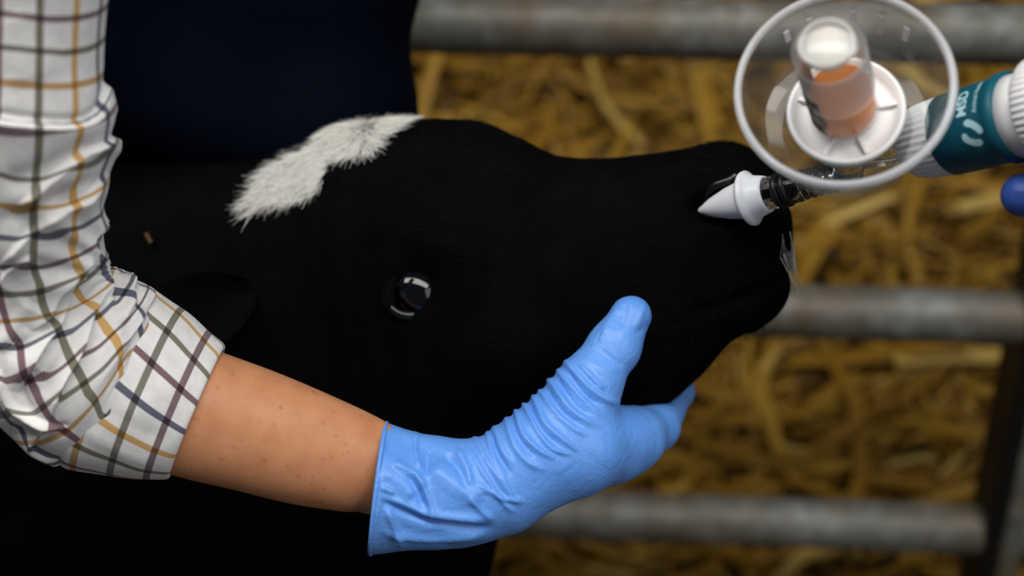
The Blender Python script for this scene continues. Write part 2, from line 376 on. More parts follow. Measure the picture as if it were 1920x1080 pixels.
GY = 1.24          # gate plane
def straw_h(x, y):
    k = np.clip((y - 1.28) / 0.20, 0, 1)
    bank = 0.06 + 0.15 * k * k * (3 - 2 * k) + 0.62 * np.clip(y - 1.36, 0, 1.1) + 0.15 * np.clip(y - 2.46, 0, 1.5)
    return bank + (0.022 * np.sin(7 * x + 1.3) * np.cos(6 * y) + 0.016 * np.sin(15 * x + 4 * y) + 0.012 * np.sin(11 * y - 19 * x)) * (0.3 + 0.7 * k)
def build_straw():
    # base hump
    gx, gy = np.linspace(-2.4, 2.4, 90), np.linspace(0.1, 3.6, 90)
    X, Y = np.meshgrid(gx, gy, indexing='ij'); Z = straw_h(X, Y) - 0.03
    base = np.stack([X, Y, np.maximum(Z, 0.004)], -1)
    Fb = grid_faces(90, 90)
    # stalks
    def batch(n, xr, yr, lmin, lmax, wmin, wmax, lift):
        x = rng.uniform(*xr, n); y = yr[0] + (yr[1] - yr[0]) * rng.random(n) ** 1.15
        L = rng.uniform(lmin, lmax, n) * (0.6 + 0.6 * rng.random(n)); wd = rng.uniform(wmin, wmax, n)
        az = rng.uniform(0, math.pi * 2, n); az = np.where(rng.random(n) < .45, rng.normal(0.35, 0.5, n), az)
        sl = rng.normal(0, 0.22, n)
        up = rng.random(n) ** 1.5 * lift
        e = 0.02; gxx = (straw_h(x + e, y) - straw_h(x - e, y)) / (2 * e); gyy = (straw_h(x, y + e) - straw_h(x, y - e)) / (2 * e)
        nrm = unit(np.stack([-gxx, -gyy, np.ones(n)], -1))
        t = np.stack([np.cos(az), np.sin(az), np.zeros(n)], -1); t = unit(t - (t * nrm).sum(1, keepdims=True) * nrm)
        t = unit(t + nrm * sl[:, None]); s = unit(np.cross(nrm, t)); u = np.cross(t, s)
        c = np.stack([x, y, straw_h(x, y)], -1) + nrm * up[:, None]
        bend = rng.normal(0, 0.09, n) * L; bend2 = rng.normal(0, 0.06, n) * L
        V = []
        for k in range(4):
            q = k / 3 - 0.5
            p = c + t * (q * L)[:, None] + s * (bend * (4 * q * q - .4))[:, None] + u * (bend2 * (4 * q * q - .4))[:, None]
            tw = 1.0 if 0 < k < 3 else 0.8
            for a in range(4):
                V.append(p + s * (math.cos(a * math.pi / 2) * wd * .5 * tw)[:, None] + u * (math.sin(a * math.pi / 2) * wd * .28 * tw)[:, None])
        V = np.stack(V, 1)
        q = [(k * 4 + a, k * 4 + (a + 1) % 4, k * 4 + 4 + (a + 1) % 4, k * 4 + 4 + a) for k in range(3) for a in range(4)] + [(3, 2, 1, 0), (12, 13, 14, 15)]
        Fq = (np.arange(n) * 16)[:, None, None] + np.array(q)[None]
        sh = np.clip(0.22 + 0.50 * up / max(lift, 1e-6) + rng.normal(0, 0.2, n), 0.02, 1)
        return V.reshape(-1, 3), Fq.reshape(-1, 4), np.repeat(sh, 16)
    parts = [batch(22000, (-1.2, 1.35), (1.30, 2.9), 0.07, 0.22, 0.005, 0.011, 0.06),
             batch(3800, (-1.2, 1.35), (1.32, 2.9), 0.09, 0.28, 0.011, 0.02, 0.10),
             batch(2600, (-2.2, 2.2), (0.2, 1.35), 0.06, 0.2, 0.004, 0.008, 0.03)]
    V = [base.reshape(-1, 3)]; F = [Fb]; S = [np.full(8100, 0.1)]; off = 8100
    for v, f, s in parts: V.append(v); F.append(f + off); S.append(s); off += len(v)
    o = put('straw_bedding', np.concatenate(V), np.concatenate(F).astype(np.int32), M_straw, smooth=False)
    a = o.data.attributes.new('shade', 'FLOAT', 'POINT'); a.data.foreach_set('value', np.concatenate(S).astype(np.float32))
    tag(o, 'deep golden straw bedding heaped behind the metal gate', 'straw', kind='stuff')
build_straw()

def build_gate():
    root = empty('metal_gate', (0.1, GY, 0.0))
    tag(root, 'weathered galvanised tubular gate with horizontal rails behind the calf', 'gate')
    yaw = math.tan(math.radians(3.4)); r = 0.0275
    def rail(z, x0=-1.2, x1=1.0, z1=None):
        x = np.linspace(x0, x1, 60); ph = z * 9
        path = np.stack([x, GY - (x - 0.2) * yaw, np.full(60, z) - 0.000 * x], -1)
        G, th = tube_grid(path, np.full(60, r) + 0.0006 * np.sin(x * 30 + ph), np.full(60, r), 28)
        put('rail', G, grid_faces(60, 28).astype(np.int32), M_galv, root)
    for z in (0.906, 0.610, 0.338, 0.10): rail(z)
    def upright(name, x, wx, dy, mat, lean=0.01):
        y = GY - (x - 0.2) * yaw; bv = 0.003; V = []
        for z in (0.0, 1.16):
            xl = x + lean * (0.585 - z); lo = (xl, y - dy); hi = (xl + wx, y + 0.03)
            for (sx, sy) in ((0, 0), (1, 0), (1, 1), (0, 1)):
                cx, cy = (hi[0] if sx else lo[0]), (hi[1] if sy else lo[1]); dx = -bv if sx else bv; dyv = -bv if sy else bv
                a = (cx + dx, cy, z); b = (cx, cy + dyv, z)
                V += [a, b] if (sx + sy) % 2 else [b, a]
        F = [tuple(range(7, -1, -1)), tuple(range(8, 16))] + [(i, (i + 1) % 8, 8 + (i + 1) % 8, 8 + i) for i in range(8)]
        put(name, V, F, mat, root, smooth=False)
    upright('shaded_face_strip', 0.508, 0.019, 0.030, M_rubber_shade); upright('upright', 0.527, 0.022, 0.034, M_galv); upright('upright', -1.2, 0.03, 0.033, M_galv, 0)  # black strip paints the shaded left face of the upright, not a separate part
build_gate()

# ------------------------------------------------------------------ calf
def build_calf():
    root = empty('calf', (-0.45, 0.86, 0.0))
    tag(root, 'black calf with a white forehead patch, head held up by a gloved hand', 'calf')
    # stations: top px, bottom px, half thickness (m), depth top, depth bottom
    S = [(1474, 440, 1478, 500, .012, .928, .928), (1464, 372, 1476, 540, .030, .928, .928), (1444, 318, 1464, 578, .041, .928, .928),
         (1402, 279, 1425, 612, .047, .928, .928), (1350, 266, 1372, 640, .048, .928, .928), (1285, 279, 1315, 702, .046, .930, .930),
         (1210, 290, 1235, 768, .045, .932, .932), (1125, 297, 1165, 772, .047, .934, .934), (1045, 291, 1080, 790, .053, .938, .938),
         (975, 259, 1000, 822, .061, .942, .942), (905, 229, 935, 870, .067, .948, .950), (835, 223, 905, 950, .071, .952, .965),
         (765, 224, 888, 1050, .074, .956, .985), (700, 228, 875, 1160, .077, .960, 1.01), (640, 238, 800, 1290, .080, .965, 1.05),
         (570, 272, 640, 1420, .085, .970, 1.09), (480, 300, 430, 1520, .093, .975, 1.12), (360, 308, 180, 1560, .103, .985, 1.14),
         (220, 305, -60, 1560, .112, 1.0, 1.15), (40, 298, -300, 1550, .118, 1.01, 1.16), (-250, 300, -600, 1540, .122, 1.02, 1.16),
         (-700, 300, -1000, 1530, .122, 1.03, 1.16), (-1150, 310, -1350, 1450, .112, 1.04, 1.15), (-1420, 420, -1500, 1250, .075, 1.05, 1.13), (-1480, 700, -1500, 900, .02, 1.07, 1.1)]
    S = cr(S, 420)
    T = W(S[:, 0], S[:, 1], S[:, 5]); B = W(S[:, 2], S[:, 3], S[:, 6]); C = (T + B) / 2; e1 = (T - B) / 2
    n = 180; th = np.linspace(-math.pi, math.pi, n, endpoint=False)     # 0 = near side, +90 = top
    dep = unit(np.cross(np.gradient(C, axis=0), e1)); dep *= np.sign(dep @ -F_)[:, None]
    ct, st = np.cos(th), np.sin(th); ex = 0.88
    ct, st = np.sign(ct) * np.abs(ct) ** ex, np.sign(st) * np.abs(st) ** ex
    # head narrows to the bridge of the nose and to the jaw
    wide = S[:, 4][:, None] * (1 - 0.10 * st[None, :] ** 2)
    G = C[:, None] + e1[:, None] * st[None, :, None] + dep[:, None] * (wide * ct[None, :])[..., None]
    N = grid_normals(np.concatenate([G[:, -1:], G, G[:, :1]], 1))[:, 1:-1]
    if (N[200, 90] @ -F_) < 0: N = -N
    px, py, d = proj(G)
    near = (ct > -0.05)[None, :] * np.ones((len(S), 1))
    def g(x, y, sx, sy, ang=0.0):
        a = math.radians(ang); dx, dy = px - x, py - y
        u, v = dx * math.cos(a) + dy * math.sin(a), -dx * math.sin(a) + dy * math.cos(a)
        return np.exp(-(u / sx) ** 2 - (v / sy) ** 2)
    D = 0.007 * g(790, 530, 120, 100, -20) - 0.012 * g(778, 540, 46, 36, -38) + 0.006 * g(840, 455, 110, 30, 12)     # brow, socket
    D += 0.006 * g(885, 520, 26, 70, 8) - 0.006 * g(1000, 400, 130, 70) + 0.006 * g(960, 660, 130, 90)              # tear ridge, side of the nose, cheek
    D += 0.007 * g(1370, 345, 75, 30, -12) - 0.017 * g(1345, 385, 42, 20, -12) + 0.005 * g(1400, 425, 70, 26, -10)    # nostril with its wings
    D += -0.0045 * np.minimum(ridge(px, py, [(1500, 505), (1440, 540), (1370, 565), (1290, 585)], 9, 1.0), 1)         # mouth line
    D += 0.004 * g(1395, 585, 70, 26, 15)
    D += -0.004 * g(1130, 560, 60, 130, 20)
    G = G + N * (D * np.maximum(near, 0) )[..., None] * np.clip(ct + .2, 0, 1)[None, :, None]
    # mirrored dents on the far side
    Dm = D[:, (n // 2 * 2 - np.arange(n) + 0) % n] if False else 0
    m, n2 = len(S), n
    V = G.reshape(-1, 3); F = grid_faces(m, n, True)
    V = np.concatenate([V, [G[0].mean(0) + R_ * .003, G[-1].mean(0) - R_ * .01]])
    tri0 = [(int(j), int((j + 1) % n), m * n, m * n) for j in range(n)]
    Fl = [tuple(map(int, f)) for f in F] + [((j + 1) % n, j, m * n) for j in range(n)] + [((m - 1) * n + j, (m - 1) * n + (j + 1) % n, m * n + 1) for j in range(n)]
    # legs join the trunk
    off = len(V); LV, LF = [], []
    for (x, y) in ((-0.34, 0.80), (-0.34, 0.98), (-0.86, 0.80), (-0.86, 0.98)):
        hind = x < -.6
        pts = [(x, y, 0.52, .055), (x - (.02 if hind else 0), y, .38, .042), (x - (.03 if hind else 0), y, .25, .026), (x, y, .10, .019), (x + .005, y, .06, .024), (x + .01, y, .03, .022), (x + .02, y, 0.0, .030)]
        Q = cr(pts, 30); a = np.linspace(0, 2 * math.pi, 16, endpoint=False)
        v = Q[:, None, :3] + Q[:, None, 3:4] * np.stack([np.cos(a), np.sin(a), 0 * a], -1)[None]
        LV.append(v.reshape(-1, 3)); LF += [tuple(int(i) + off for i in f) for f in grid_faces(30, 16, True)] + [tuple(off + 29 * 16 + i for i in range(16))]
        off += 480
    body = put('body', np.concatenate([V] + LV), Fl + LF, M_coat, root)
    import bmesh
    bm = bmesh.new(); bm.from_mesh(body.data); bmesh.ops.recalc_face_normals(bm, faces=bm.faces); bm.to_mesh(body.data); bm.free()
    N = grid_normals(np.concatenate([G[:, -1:], G, G[:, :1]], 1))[:, 1:-1]
    if (N[200, 90] @ -F_) < 0: N = -N
    px, py, d = proj(G)
    tanv = unit(np.gradient(G, axis=0))           # towards the rump
    def surf(x, y):
        q = (px - x) ** 2 + (py - y) ** 2 + np.where((N @ -F_) > 0, 0, 1e9); i = np.unravel_index(q.argmin(), q.shape); return G[i], N[i]

    # hair strands: thin blades rooted on the coat
    def strands(name, P, nr, dirs, length, width, mat, lift=0.35, curl=0.25, seg=3):
        k = len(P); L = np.asarray(length)
        dirs = unit(dirs - (dirs * nr).sum(1, keepdims=True) * nr)
        side = unit(np.cross(dirs, nr)); side = unit(side + rng.normal(0, .5, (k, 1)) * nr)
        cv = rng.normal(0, curl, k)
        V = []
        for s in range(seg + 1):
            q = s / seg
            p = P - nr * .001 + dirs * (L * q)[:, None] + nr * (L * lift * (q - .45 * q * q))[:, None] + np.cross(nr, dirs) * (L * cv * q * q)[:, None]
            wv = (width * (1 - .85 * q))
            V += [p - side * (wv / 2)[:, None], p + side * (wv / 2)[:, None]]
        V = np.stack(V, 1).reshape(-1, 3); q = np.array([(2 * s, 2 * s + 1, 2 * s + 3, 2 * s + 2) for s in range(seg)])
        F = ((np.arange(k) * 2 * (seg + 1))[:, None, None] + q[None]).reshape(-1, 4).astype(np.int32)
        return put(name, V, F, mat, root)
    def pick(mask, k, jit=0.0012):
        idx = np.argwhere(mask); idx = idx[rng.integers(0, len(idx), k)]
        P = G[idx[:, 0], idx[:, 1]]; nr = N[idx[:, 0], idx[:, 1]]; t = tanv[idx[:, 0], idx[:, 1]]
        j = rng.normal(0, jit, (k, 3)); j -= (j * nr).sum(1, keepdims=True) * nr
        return P + j, nr, t
    vis = ((N @ -F_) > -0.45) & (px > 250) & (px < 1440) & (py < 1100)
    eye_zone = ((px - 778) ** 2 + (py - 540) ** 2) < 62 ** 2
    nost = ((px - 1350) ** 2 / 75 ** 2 + (py - 372) ** 2 / 45 ** 2) < 1
    P, nr, t = pick(vis & ~eye_zone & ~nost, 34000, .002)
    o = strands('short_coat_hair', P, nr, t + rng.normal(0, .25, t.shape), rng.uniform(.004, .010, len(P)), np.full(len(P), .00035), M_hair_black, .28, .2, 2); o['kind'] = 'stuff'
    # white patch: star on the forehead, roots inside its outline on the near side and on round over the crown
    poly = np.array([(462, 384), (482, 352), (500, 322), (530, 300), (565, 282), (602, 264), (628, 240), (640, 226), (760, 222), (748, 232), (722, 246), (702, 262), (694, 276), (655, 284), (628, 296), (618, 320), (600, 346), (566, 368), (540, 374), (515, 372), (500, 388), (480, 390)], float)
    def inside(x, y):
        r = np.zeros(x.shape, bool); k = len(poly)
        for i in range(k):
            (x0, y0), (x1, y1) = poly[i], poly[i - 1]
            r ^= ((y0 > y) != (y1 > y)) & (x < (x1 - x0) * (y - y0) / (y1 - y0 + 1e-9) + x0)
        return r
    inn = inside(px + 4, py - 3) & (d < 1.0)
    inn &= ~((np.abs(px - 622 - (py - 270) * .5) < 5) & (rng.random(px.shape) < .7))
    P, nr, t = pick(inn, 11000, .0016)
    ppx, ppy, _ = proj(P)
    flow = -R_ * 0.9 - U_ * 0.55
    dr = np.tile(flow, (len(P), 1)) + rng.normal(0, .30, (len(P), 3))
    right = np.clip((ppx - 640) / 80, 0, 1)[:, None]; dr = dr * (1 - right) + right * (R_ * .9 - U_ * .35 + rng.normal(0, .3, (len(P), 3)))
    clump = np.sin(ppx * .16 + 2 * np.sin(ppy * .11)) * .35
    dr += clump[:, None] * U_ * .6
    o = strands('white_forehead_hair', P, nr, dr, rng.uniform(.007, .017, len(P)), np.full(len(P), .00042), M_hair_white, .38, .2, 3); o['kind'] = 'stuff'; o['label'] = 'fluffy white patch of hair on the forehead'
    # whiskers and the white tuft on the muzzle front
    mz = (px > 1462) & (py > 425) & (py < 470) & ((N @ -F_) > -.5)
    P, nr, t = pick(mz, 120, .0015)
    o = strands('muzzle_whiskers', P, nr, np.tile(-U_ + R_ * .22, (len(P), 1)) + rng.normal(0, .12, (len(P), 3)), rng.uniform(.010, .034, len(P)), np.full(len(P), .00036), M_hair_white, .18, .1, 4); o['kind'] = 'stuff'
    mz = (px > 1250) & (py > 560) & ((N @ -F_) > -.3) & (px < 1460)
    P, nr, t = pick(mz, 120, .002)
    o = strands('chin_bristles', P, nr, -U_ * .4 + nr + rng.normal(0, .2, P.shape), rng.uniform(.010, .022, len(P)), np.full(len(P), .0002), M_hair_black, .9, .1, 3); o['kind'] = 'stuff'

    # eye: ball, lids
    p, nn = surf(778, 540); view = unit(CAM - p); axis = unit(nn * .6 + view * .6 + U_ * .12); c = p - axis * .0095
    a = unit(R_ * math.cos(math.radians(38)) + U_ * math.sin(math.radians(38))); a = unit(a - (a @ axis) * axis); bb = np.cross(axis, a)
    th = np.linspace(0, math.pi, 25); ph = np.linspace(0, 2 * math.pi, 49)[:-1]
    r = .0200
    V = np.array([c + r * (math.cos(i) * axis + math.sin(i) * (math.cos(j) * a + math.sin(j) * bb)) for i in th for j in ph])
    put('eyeball', V, grid_faces(25, 48, True).astype(np.int32), M_eye, root, flip=True)
    def lid(rad_a, rad_b, w0, lo, hi, mat, up):
        ph = np.linspace(lo, hi, 60); path = np.array([c + axis * (.0126 + .0022 * math.cos(2 * q)) + a * rad_a * math.cos(q) + bb * rad_b * math.sin(q) for q in ph])
        G2, _ = tube_grid(path, np.full(60, w0 * .8), np.full(60, w0), 14, near=axis)
        return put('eyelid', G2, grid_faces(60, 14).astype(np.int32), mat, root)
    sgn = 1 if bb @ U_ > 0 else -1
    lid(.0192, .0150, .0052, 0.02 * sgn, sgn * (math.pi - .02), M_coat, 1); lid(.0192, .0150, .0030, math.pi * .90 * sgn, sgn * 1.42 * math.pi, M_wetskin, 0); lid(.0190, .0148, .0030, sgn * 1.40 * math.pi, sgn * 2.02 * math.pi, M_coat, 0)
    # wet upper rim of the nostril
    q = cr([(1316, 378), (1335, 356), (1358, 342), (1382, 334)], 20); path = np.array([calf_p + calf_n * -.0006 for calf_p, calf_n in (surf(x, y) for x, y in q)])
    for _ in range(6): path[1:-1] = .5 * path[1:-1] + .25 * (path[:-2] + path[2:])
    G2, _ = tube_grid(path, np.full(20, .0016) * np.sin(np.linspace(.15, math.pi - .15, 20)), np.full(20, .0030), 10)
    put('nostril_rim', G2, grid_faces(20, 10).astype(np.int32), M_wetskin, root)
    # ear: a cupped leaf lying back along the neck
    p, nn = surf(470, 560)
    back = unit(-R_ * .95 - U_ * .35 - F_ * .10); acr = unit(np.cross(back, nn)); L = .105
    V, k1, k2 = [], 26, 17
    for thick in (0, 1):
        for i in range(k1):
            q = i / (k1 - 1); hw = .030 * (math.sin(math.pi * min(1, q * .93 + .07)) ** .75) * (1.05 - .25 * q)
            for j in range(k2):
                s = j / (k2 - 1) * 2 - 1
                V.append(p - back * .004 + back * L * q + acr * hw * s + nn * (.002 + .006 * q * (1 - q) + .010 * s * s * (1 - q) - .0025 * thick))
    f = grid_faces(k1, k2); ff = [tuple(map(int, x)) for x in f] + [tuple(int(y) + k1 * k2 for y in x[::-1]) for x in f]
    edge = [j for j in range(k2)] + [i * k2 + k2 - 1 for i in range(1, k1)] + [(k1 - 1) * k2 + j for j in range(k2 - 2, -1, -1)] + [i * k2 for i in range(k1 - 2, 0, -1)]
    for i in range(len(edge)): x, y = edge[i], edge[(i + 1) % len(edge)]; ff.append((y, x, x + k1 * k2, y + k1 * k2))
    put('ear', V, ff, M_coat, root)
    # wisp of straw caught on the neck coat
    p, nn = surf(287, 447); a = unit(-U_ * .8 + R_ * .5); a = unit(a - (a @ nn) * nn); q = np.stack([p + nn * .005 + a * s for s in np.linspace(-.004, .004, 8)])
    G2, _ = tube_grid(q, np.full(8, .0008), np.full(8, .0018), 8, near=nn)
    o = put('straw_wisp', G2, grid_faces(8, 8).astype(np.int32), simple('dull_straw', (.06, .028, .006), .6, .2))
    tag(o, 'tiny wisp of straw caught on the black neck', 'straw')
    return surf
calf_surf = build_calf()

# ------------------------------------------------------------------ person holding the calf
SP = 0.0200     # stripe spacing of the shirt, m
def build_person():
    root = empty('person', (-0.42, 0.95, 0.0))
    tag(root, 'person in checked shirt and blue glove holding up the calf by its jaw', 'person')
    # forearm
    K = cr([(150, 690, .815, 120, 108), (270, 738, .820, 124, 110), (370, 775, .824, 123, 106), (470, 805, .829, 117, 98), (570, 838, .834, 109, 92), (650, 862, .838, 98, 84), (695, 877, .840, 89, 74), (740, 898, .842, 76, 60), (800, 912, .845, 64, 54)], 110)
    path = W(K[:, 0], K[:, 1], K[:, 2])
    G, th = tube_grid(path, mm(K[:, 4], K[:, 2]), mm(K[:, 3], K[:, 2]), 72)
    put('forearm', G, grid_faces(110, 72).astype(np.int32), M_skin, root, flip=True)

    # sleeve
    K = cr([(150, -620, .66, 210), (95, -400, .665, 185), (62, -200, .675, 160), (50, -40, .695, 150), (45, 80, .710, 146), (42, 180, .722, 156), (42, 260, .735, 160), (38, 360, .752, 152), (40, 450, .770, 146), (58, 540, .788, 152), (105, 625, .802, 178), (160, 680, .812, 188), (215, 712, .818, 172), (290, 745, .822, 150), (345, 763, .826, 130)], 520)
    path = W(K[:, 0], K[:, 1], K[:, 2]); rp = mm(K[:, 3], K[:, 2])
    n = 420; G, th = tube_grid(path, rp * .95, rp, n)
    N = unit(G - path[:, None]); px, py, d = proj(G)
    sc = (d / FPX)
    D = np.zeros(px.shape)
    L1 = [(-60, 215), (0, 224), (70, 233), (130, 235), (168, 226), (192, 200), (204, 150), (205, 110)]
    D += lip(px, py, L1, 42, 9.5, +1, 3.0)
    D -= ridge(px, py, [(q[0], q[1] - 8) for q in L1], 10, 4)
    for pts, wd, am, sd in (
        ([(222, 250), (190, 270), (162, 284), (110, 322), (64, 362), (30, 392)], 26, 7, -1),
        ([(200, 322), (165, 364), (120, 390), (85, 409), (38, 452), (0, 500)], 24, 7, -1),
        ([(205, 395), (165, 440), (150, 480), (110, 540), (88, 590), (60, 620)], 22, 8, 1),
        ([(190, 440), (150, 505), (125, 560), (107, 609), (84, 644), (49, 711), (30, 740)], 20, 8, 1),
        ([(200, 520), (178, 570), (165, 610), (150, 660), (118, 720), (95, 790)], 20, 6, 1),
        ([(0, 690), (12, 735), (35, 768), (90, 797), (130, 805)], 18, 7, 1),
        ([(60, 470), (20, 500), (-10, 540)], 20, 5, -1),
        ([(95, 800), (60, 835), (100, 860), (150, 880)], 14, 5, 1)):
        D += lip(px, py, pts, wd, am * 1.35, sd, 3.0)
    for pts, wd, am in (
        ([(212, 478), (206, 505), (214, 540), (226, 562)], 7, -13), ([(180, 470), (190, 500), (196, 535), (206, 556)], 12, 8), ([(232, 510), (238, 535), (236, 570), (225, 610)], 11, 9),
        ([(215, 205), (212, 235), (205, 262)], 8, -6), ([(222, 170), (219, 230), (212, 300)], 14, 5),
        ([(180, 270), (120, 300), (60, 330), (0, 345)], 22, -5), ([(175, 330), (120, 365), (60, 392), (0, 420)], 16, -5),
        ([(150, 520), (110, 580), (60, 640), (10, 660)], 16, -6), ([(175, 560), (140, 630), (110, 690), (60, 740)], 14, -6),
        ([(60, 560), (20, 620), (-10, 650)], 18, 5), ([(70, 690), (40, 730), (60, 780)], 12, -5), ([(130, 800), (80, 815), (20, 800)], 12, -5),
        ([(-20, 100), (40, 120), (120, 110)], 40, 2), ([(20, 20), (60, 160)], 40, 2)):
        D += ridge(px, py, pts, wd, am)
    C0 = np.array([205, 505]); ang = np.arctan2(py - C0[1], px - C0[0]); rad = np.hypot(px - C0[0], py - C0[1])
    D += 2.2 * np.sin(ang * 13 + .01 * rad) * np.exp(-((rad - 120) / 90) ** 2)
    D = 2.0 * np.where(np.abs(th)[None, :] < 2.3, D, 0)
    G = G + N * (D * sc)[..., None]
    ls = np.concatenate([[0], np.cumsum(np.linalg.norm(np.diff(path, axis=0), axis=1))])
    vv = np.broadcast_to((ls / SP * 1.10)[:, None], px.shape).copy()
    # anchor: a maroon line at y=27 on the front
    i0 = np.abs(K[:, 1] - 12).argmin(); vv = vv - vv[i0, 0] + 0.42
    dd, sg, pos = polyd(px, py, cr(L1, 40)); below = np.clip(sg * dd / 3 * .5 + .5, 0, 1); fy = py > 300
    below = np.where(fy, 1.0, np.where(py < 100, 0.0, below))
    vv += 0.75 * below
    uu = np.broadcast_to((-th * 0.0425 / SP)[None, :], px.shape) + 1.0 - 0.30 - 0.85
    # the cloth twists towards the cuff
    tw = np.clip((ls - ls[np.abs(K[:, 1] - 420).argmin()]) / .12, 0, 1)[:, None]
    uu = uu + tw * (0.25 * vv - 0.25 * vv[np.abs(K[:, 1] - 420).argmin(), 0]); vv = vv + tw * 0.35 * (th * .0425 / SP)[None, :] + D * .02
    sl = put('shirt_sleeve', G, grid_faces(520, n).astype(np.int32), M_plaid, root, uv=np.stack([uu, vv], -1).reshape(-1, 2), flip=True)

    # rolled cuff: a doubled band that turns in at both ends
    a = np.array([186, 700, .819, 181]); b = np.array([370, 773, .826, 131])
    prof = [(-.02, -26), (-.03, -10), (0.0, -1), (.06, 5), (.15, 6), (.3, 6), (.5, 6), (.7, 6), (.88, 5), (.97, 4), (1.0, 0), (.985, -6), (.93, -9), (.7, -12)]
    prof = cr(prof, 150)
    K = a[None] + (b - a)[None] * prof[:, :1]; rad = K[:, 3] + prof[:, 1] - 10 * np.sin(np.clip(prof[:, 0], 0, 1) * math.pi) * -0.6
    path = W(K[:, 0], K[:, 1], K[:, 2]); n = 300
    ax = unit(W(b[0], b[1], b[2]) - W(a[0], a[1], a[2])); e1 = unit(-F_ - (-F_ @ ax) * ax); e2 = np.cross(ax, e1); th = np.linspace(-math.pi, math.pi, n)
    rr = mm(rad, K[:, 2])
    # the mouth of the cuff leans a little so its lower corner reaches back
    sh = np.sin(th)[None, :] * (prof[:, 0])[:, None] * 0.0
    G = path[:, None] + np.cos(th)[None, :, None] * (e1[None] * rr[:, None] * .93)[:, None] + np.sin(th)[None, :, None] * (e2[None] * rr[:, None])[:, None]
    N = unit(G - path[:, None]); px, py, d = proj(G)
    D = ridge(px, py, [(300, 560), (330, 640), (290, 740), (250, 800)], 40, 3) + ridge(px, py, [(240, 620), (290, 660), (360, 720)], 18, -2.5) + ridge(px, py, [(180, 760), (250, 800), (320, 830)], 16, -2.5) + ridge(px, py, [(150, 800), (230, 850), (290, 870)], 14, 3) + 1.6 * np.sin(px * .045 + py * .02) * np.cos(py * .04)
    D += lip(px, py, [(400, 640), (385, 720), (350, 800), (300, 870)], 10, 0)
    G = G + N * (D * d / FPX)[..., None]
    arc = np.concatenate([[0], np.cumsum(np.linalg.norm(np.diff(np.stack([prof[:, 0] * np.linalg.norm(W(*b[:3]) - W(*a[:3])), mm(rad, .82)], -1), axis=0), axis=1))])
    i_end = np.abs(prof[:110, 0] - 1.0).argmin()
    vv = np.broadcast_to((3.0 + 0.0 - (arc[i_end] - arc) / SP)[:, None], px.shape)     # navy at the mouth, then maroon, olive, yellow inwards
    vv = 3.42 + (arc[i_end] - arc)[:, None] / (SP * 1.02) + np.zeros(px.shape)
    uu = 3.05 - (th * .048 / SP)[None, :] - 0.30 * (vv - 4.5)
    sl2 = put('rolled_cuff', G, grid_faces(150, n).astype(np.int32), M_plaid, root, uv=np.stack([uu, vv], -1).reshape(-1, 2), flip=True)

    # glove: hand, thumb and four fingers as one skin
    Wp = lambda x, y, d: W(x, y, d)
    prim = []   # (a, b, ra, rb, k)
    def add(p, q, k=12): prim.append((Wp(*p[:3]), Wp(*q[:3]), mm(p[3], p[2]), mm(q[3], q[2]), k / 1000))
    add((840, 925, .842, 95), (935, 912, .846, 86), 10)
    add((935, 912, .846, 86), (1085, 838, .858, 84), 10); add((1085, 838, .858, 84), (1190, 828, .890, 52), 10)
    add((1000, 850, .846, 78), (1105, 722, .858, 55), 14); add((1105, 722, .858, 55), (1152, 650, .864, 46), 9); add((1152, 650, .864, 46), (1183, 593, .868, 39), 7)
    hand_n = len(prim)
    fing = [  # knuckle, mid joint, end joint, tip
        [(1150, 830, .880, 60), (1232, 800, .920, 41), (1270, 735, .975, 29), (1250, 650, .995, 25)],
        [(1130, 845, .885, 58), (1200, 832, .940, 40), (1205, 755, 1.000, 30), (1180, 660, 1.005, 25)],
        [(1120, 850, .895, 50), (1160, 850, .955, 31), (1140, 775, 1.002, 28), (1120, 700, 1.008, 24)],
        [(1080, 865, .895, 46), (1100, 870, .955, 28), (1080, 800, 1.005, 25), (1065, 740, 1.010, 22)]]
    fing_sdf = fing
    # cuff of the glove: a loose cone, hollow
    ca, cb = np.array([690, 914, .842]), np.array([860, 928, .844])
    A, Bq = W(*ca), W(*cb); cax = unit(Bq - A)
    cut = W(708, 912, .84); cn = unit(W(710, 912, .84) - W(700, 916, .84) + 0); cn = unit(cax - 0.03 * U_)
    def flat(P):   # squash the depth so the loose cuff hugs the wrist
        q = (P - A) @ F_; return P + (q * .10)[:, None] * F_
    def fun(P):
        dd = None
        for (a_, b_, ra, rb, k) in prim:
            x = rcone(P, a_, b_, ra, rb); dd = x if dd is None else smin(dd, x, k)
        for f in fing_sdf:
            fd = None
            for p, q in zip(f[:-1], f[1:]):
                x = rcone(P, W(*p[:3]), W(*q[:3]), mm(p[3], p[2]), mm(q[3], q[2])); fd = x if fd is None else smin(fd, x, .006)
            dd = smin(dd, fd, .013)
        Pf = flat(P)
        out = rcone(Pf, A, Bq, mm(128, .842), mm(93, .844)); dd = smin(dd, out, .010)
        inn = rcone(Pf, A - cax * .03, A + cax * .030, mm(124, .842), mm(99, .843))
        dd = np.maximum(dd, -inn)
        return np.maximum(dd, -((P - cut) @ cn))
    pts = np.array([W(690, 780, .80), W(690, 1040, .80), W(1300, 540, .83), W(1300, 900, 1.03), W(700, 900, .90), W(1100, 560, .84), W(1000, 1020, .86), W(700, 1050, .88)])
    lo, hi = pts.min(0) - .012, pts.max(0) + .012
    V, F = surface_nets(fun, lo, hi, .0011)
    V = laplace(V, F, 3)
    Nn = vnormals(V, F); px, py, d = proj(V)
    X = lambda l: [(660 + .5 * x, 520 + .5 * y) for x, y in l]
    D = np.zeros(len(V))
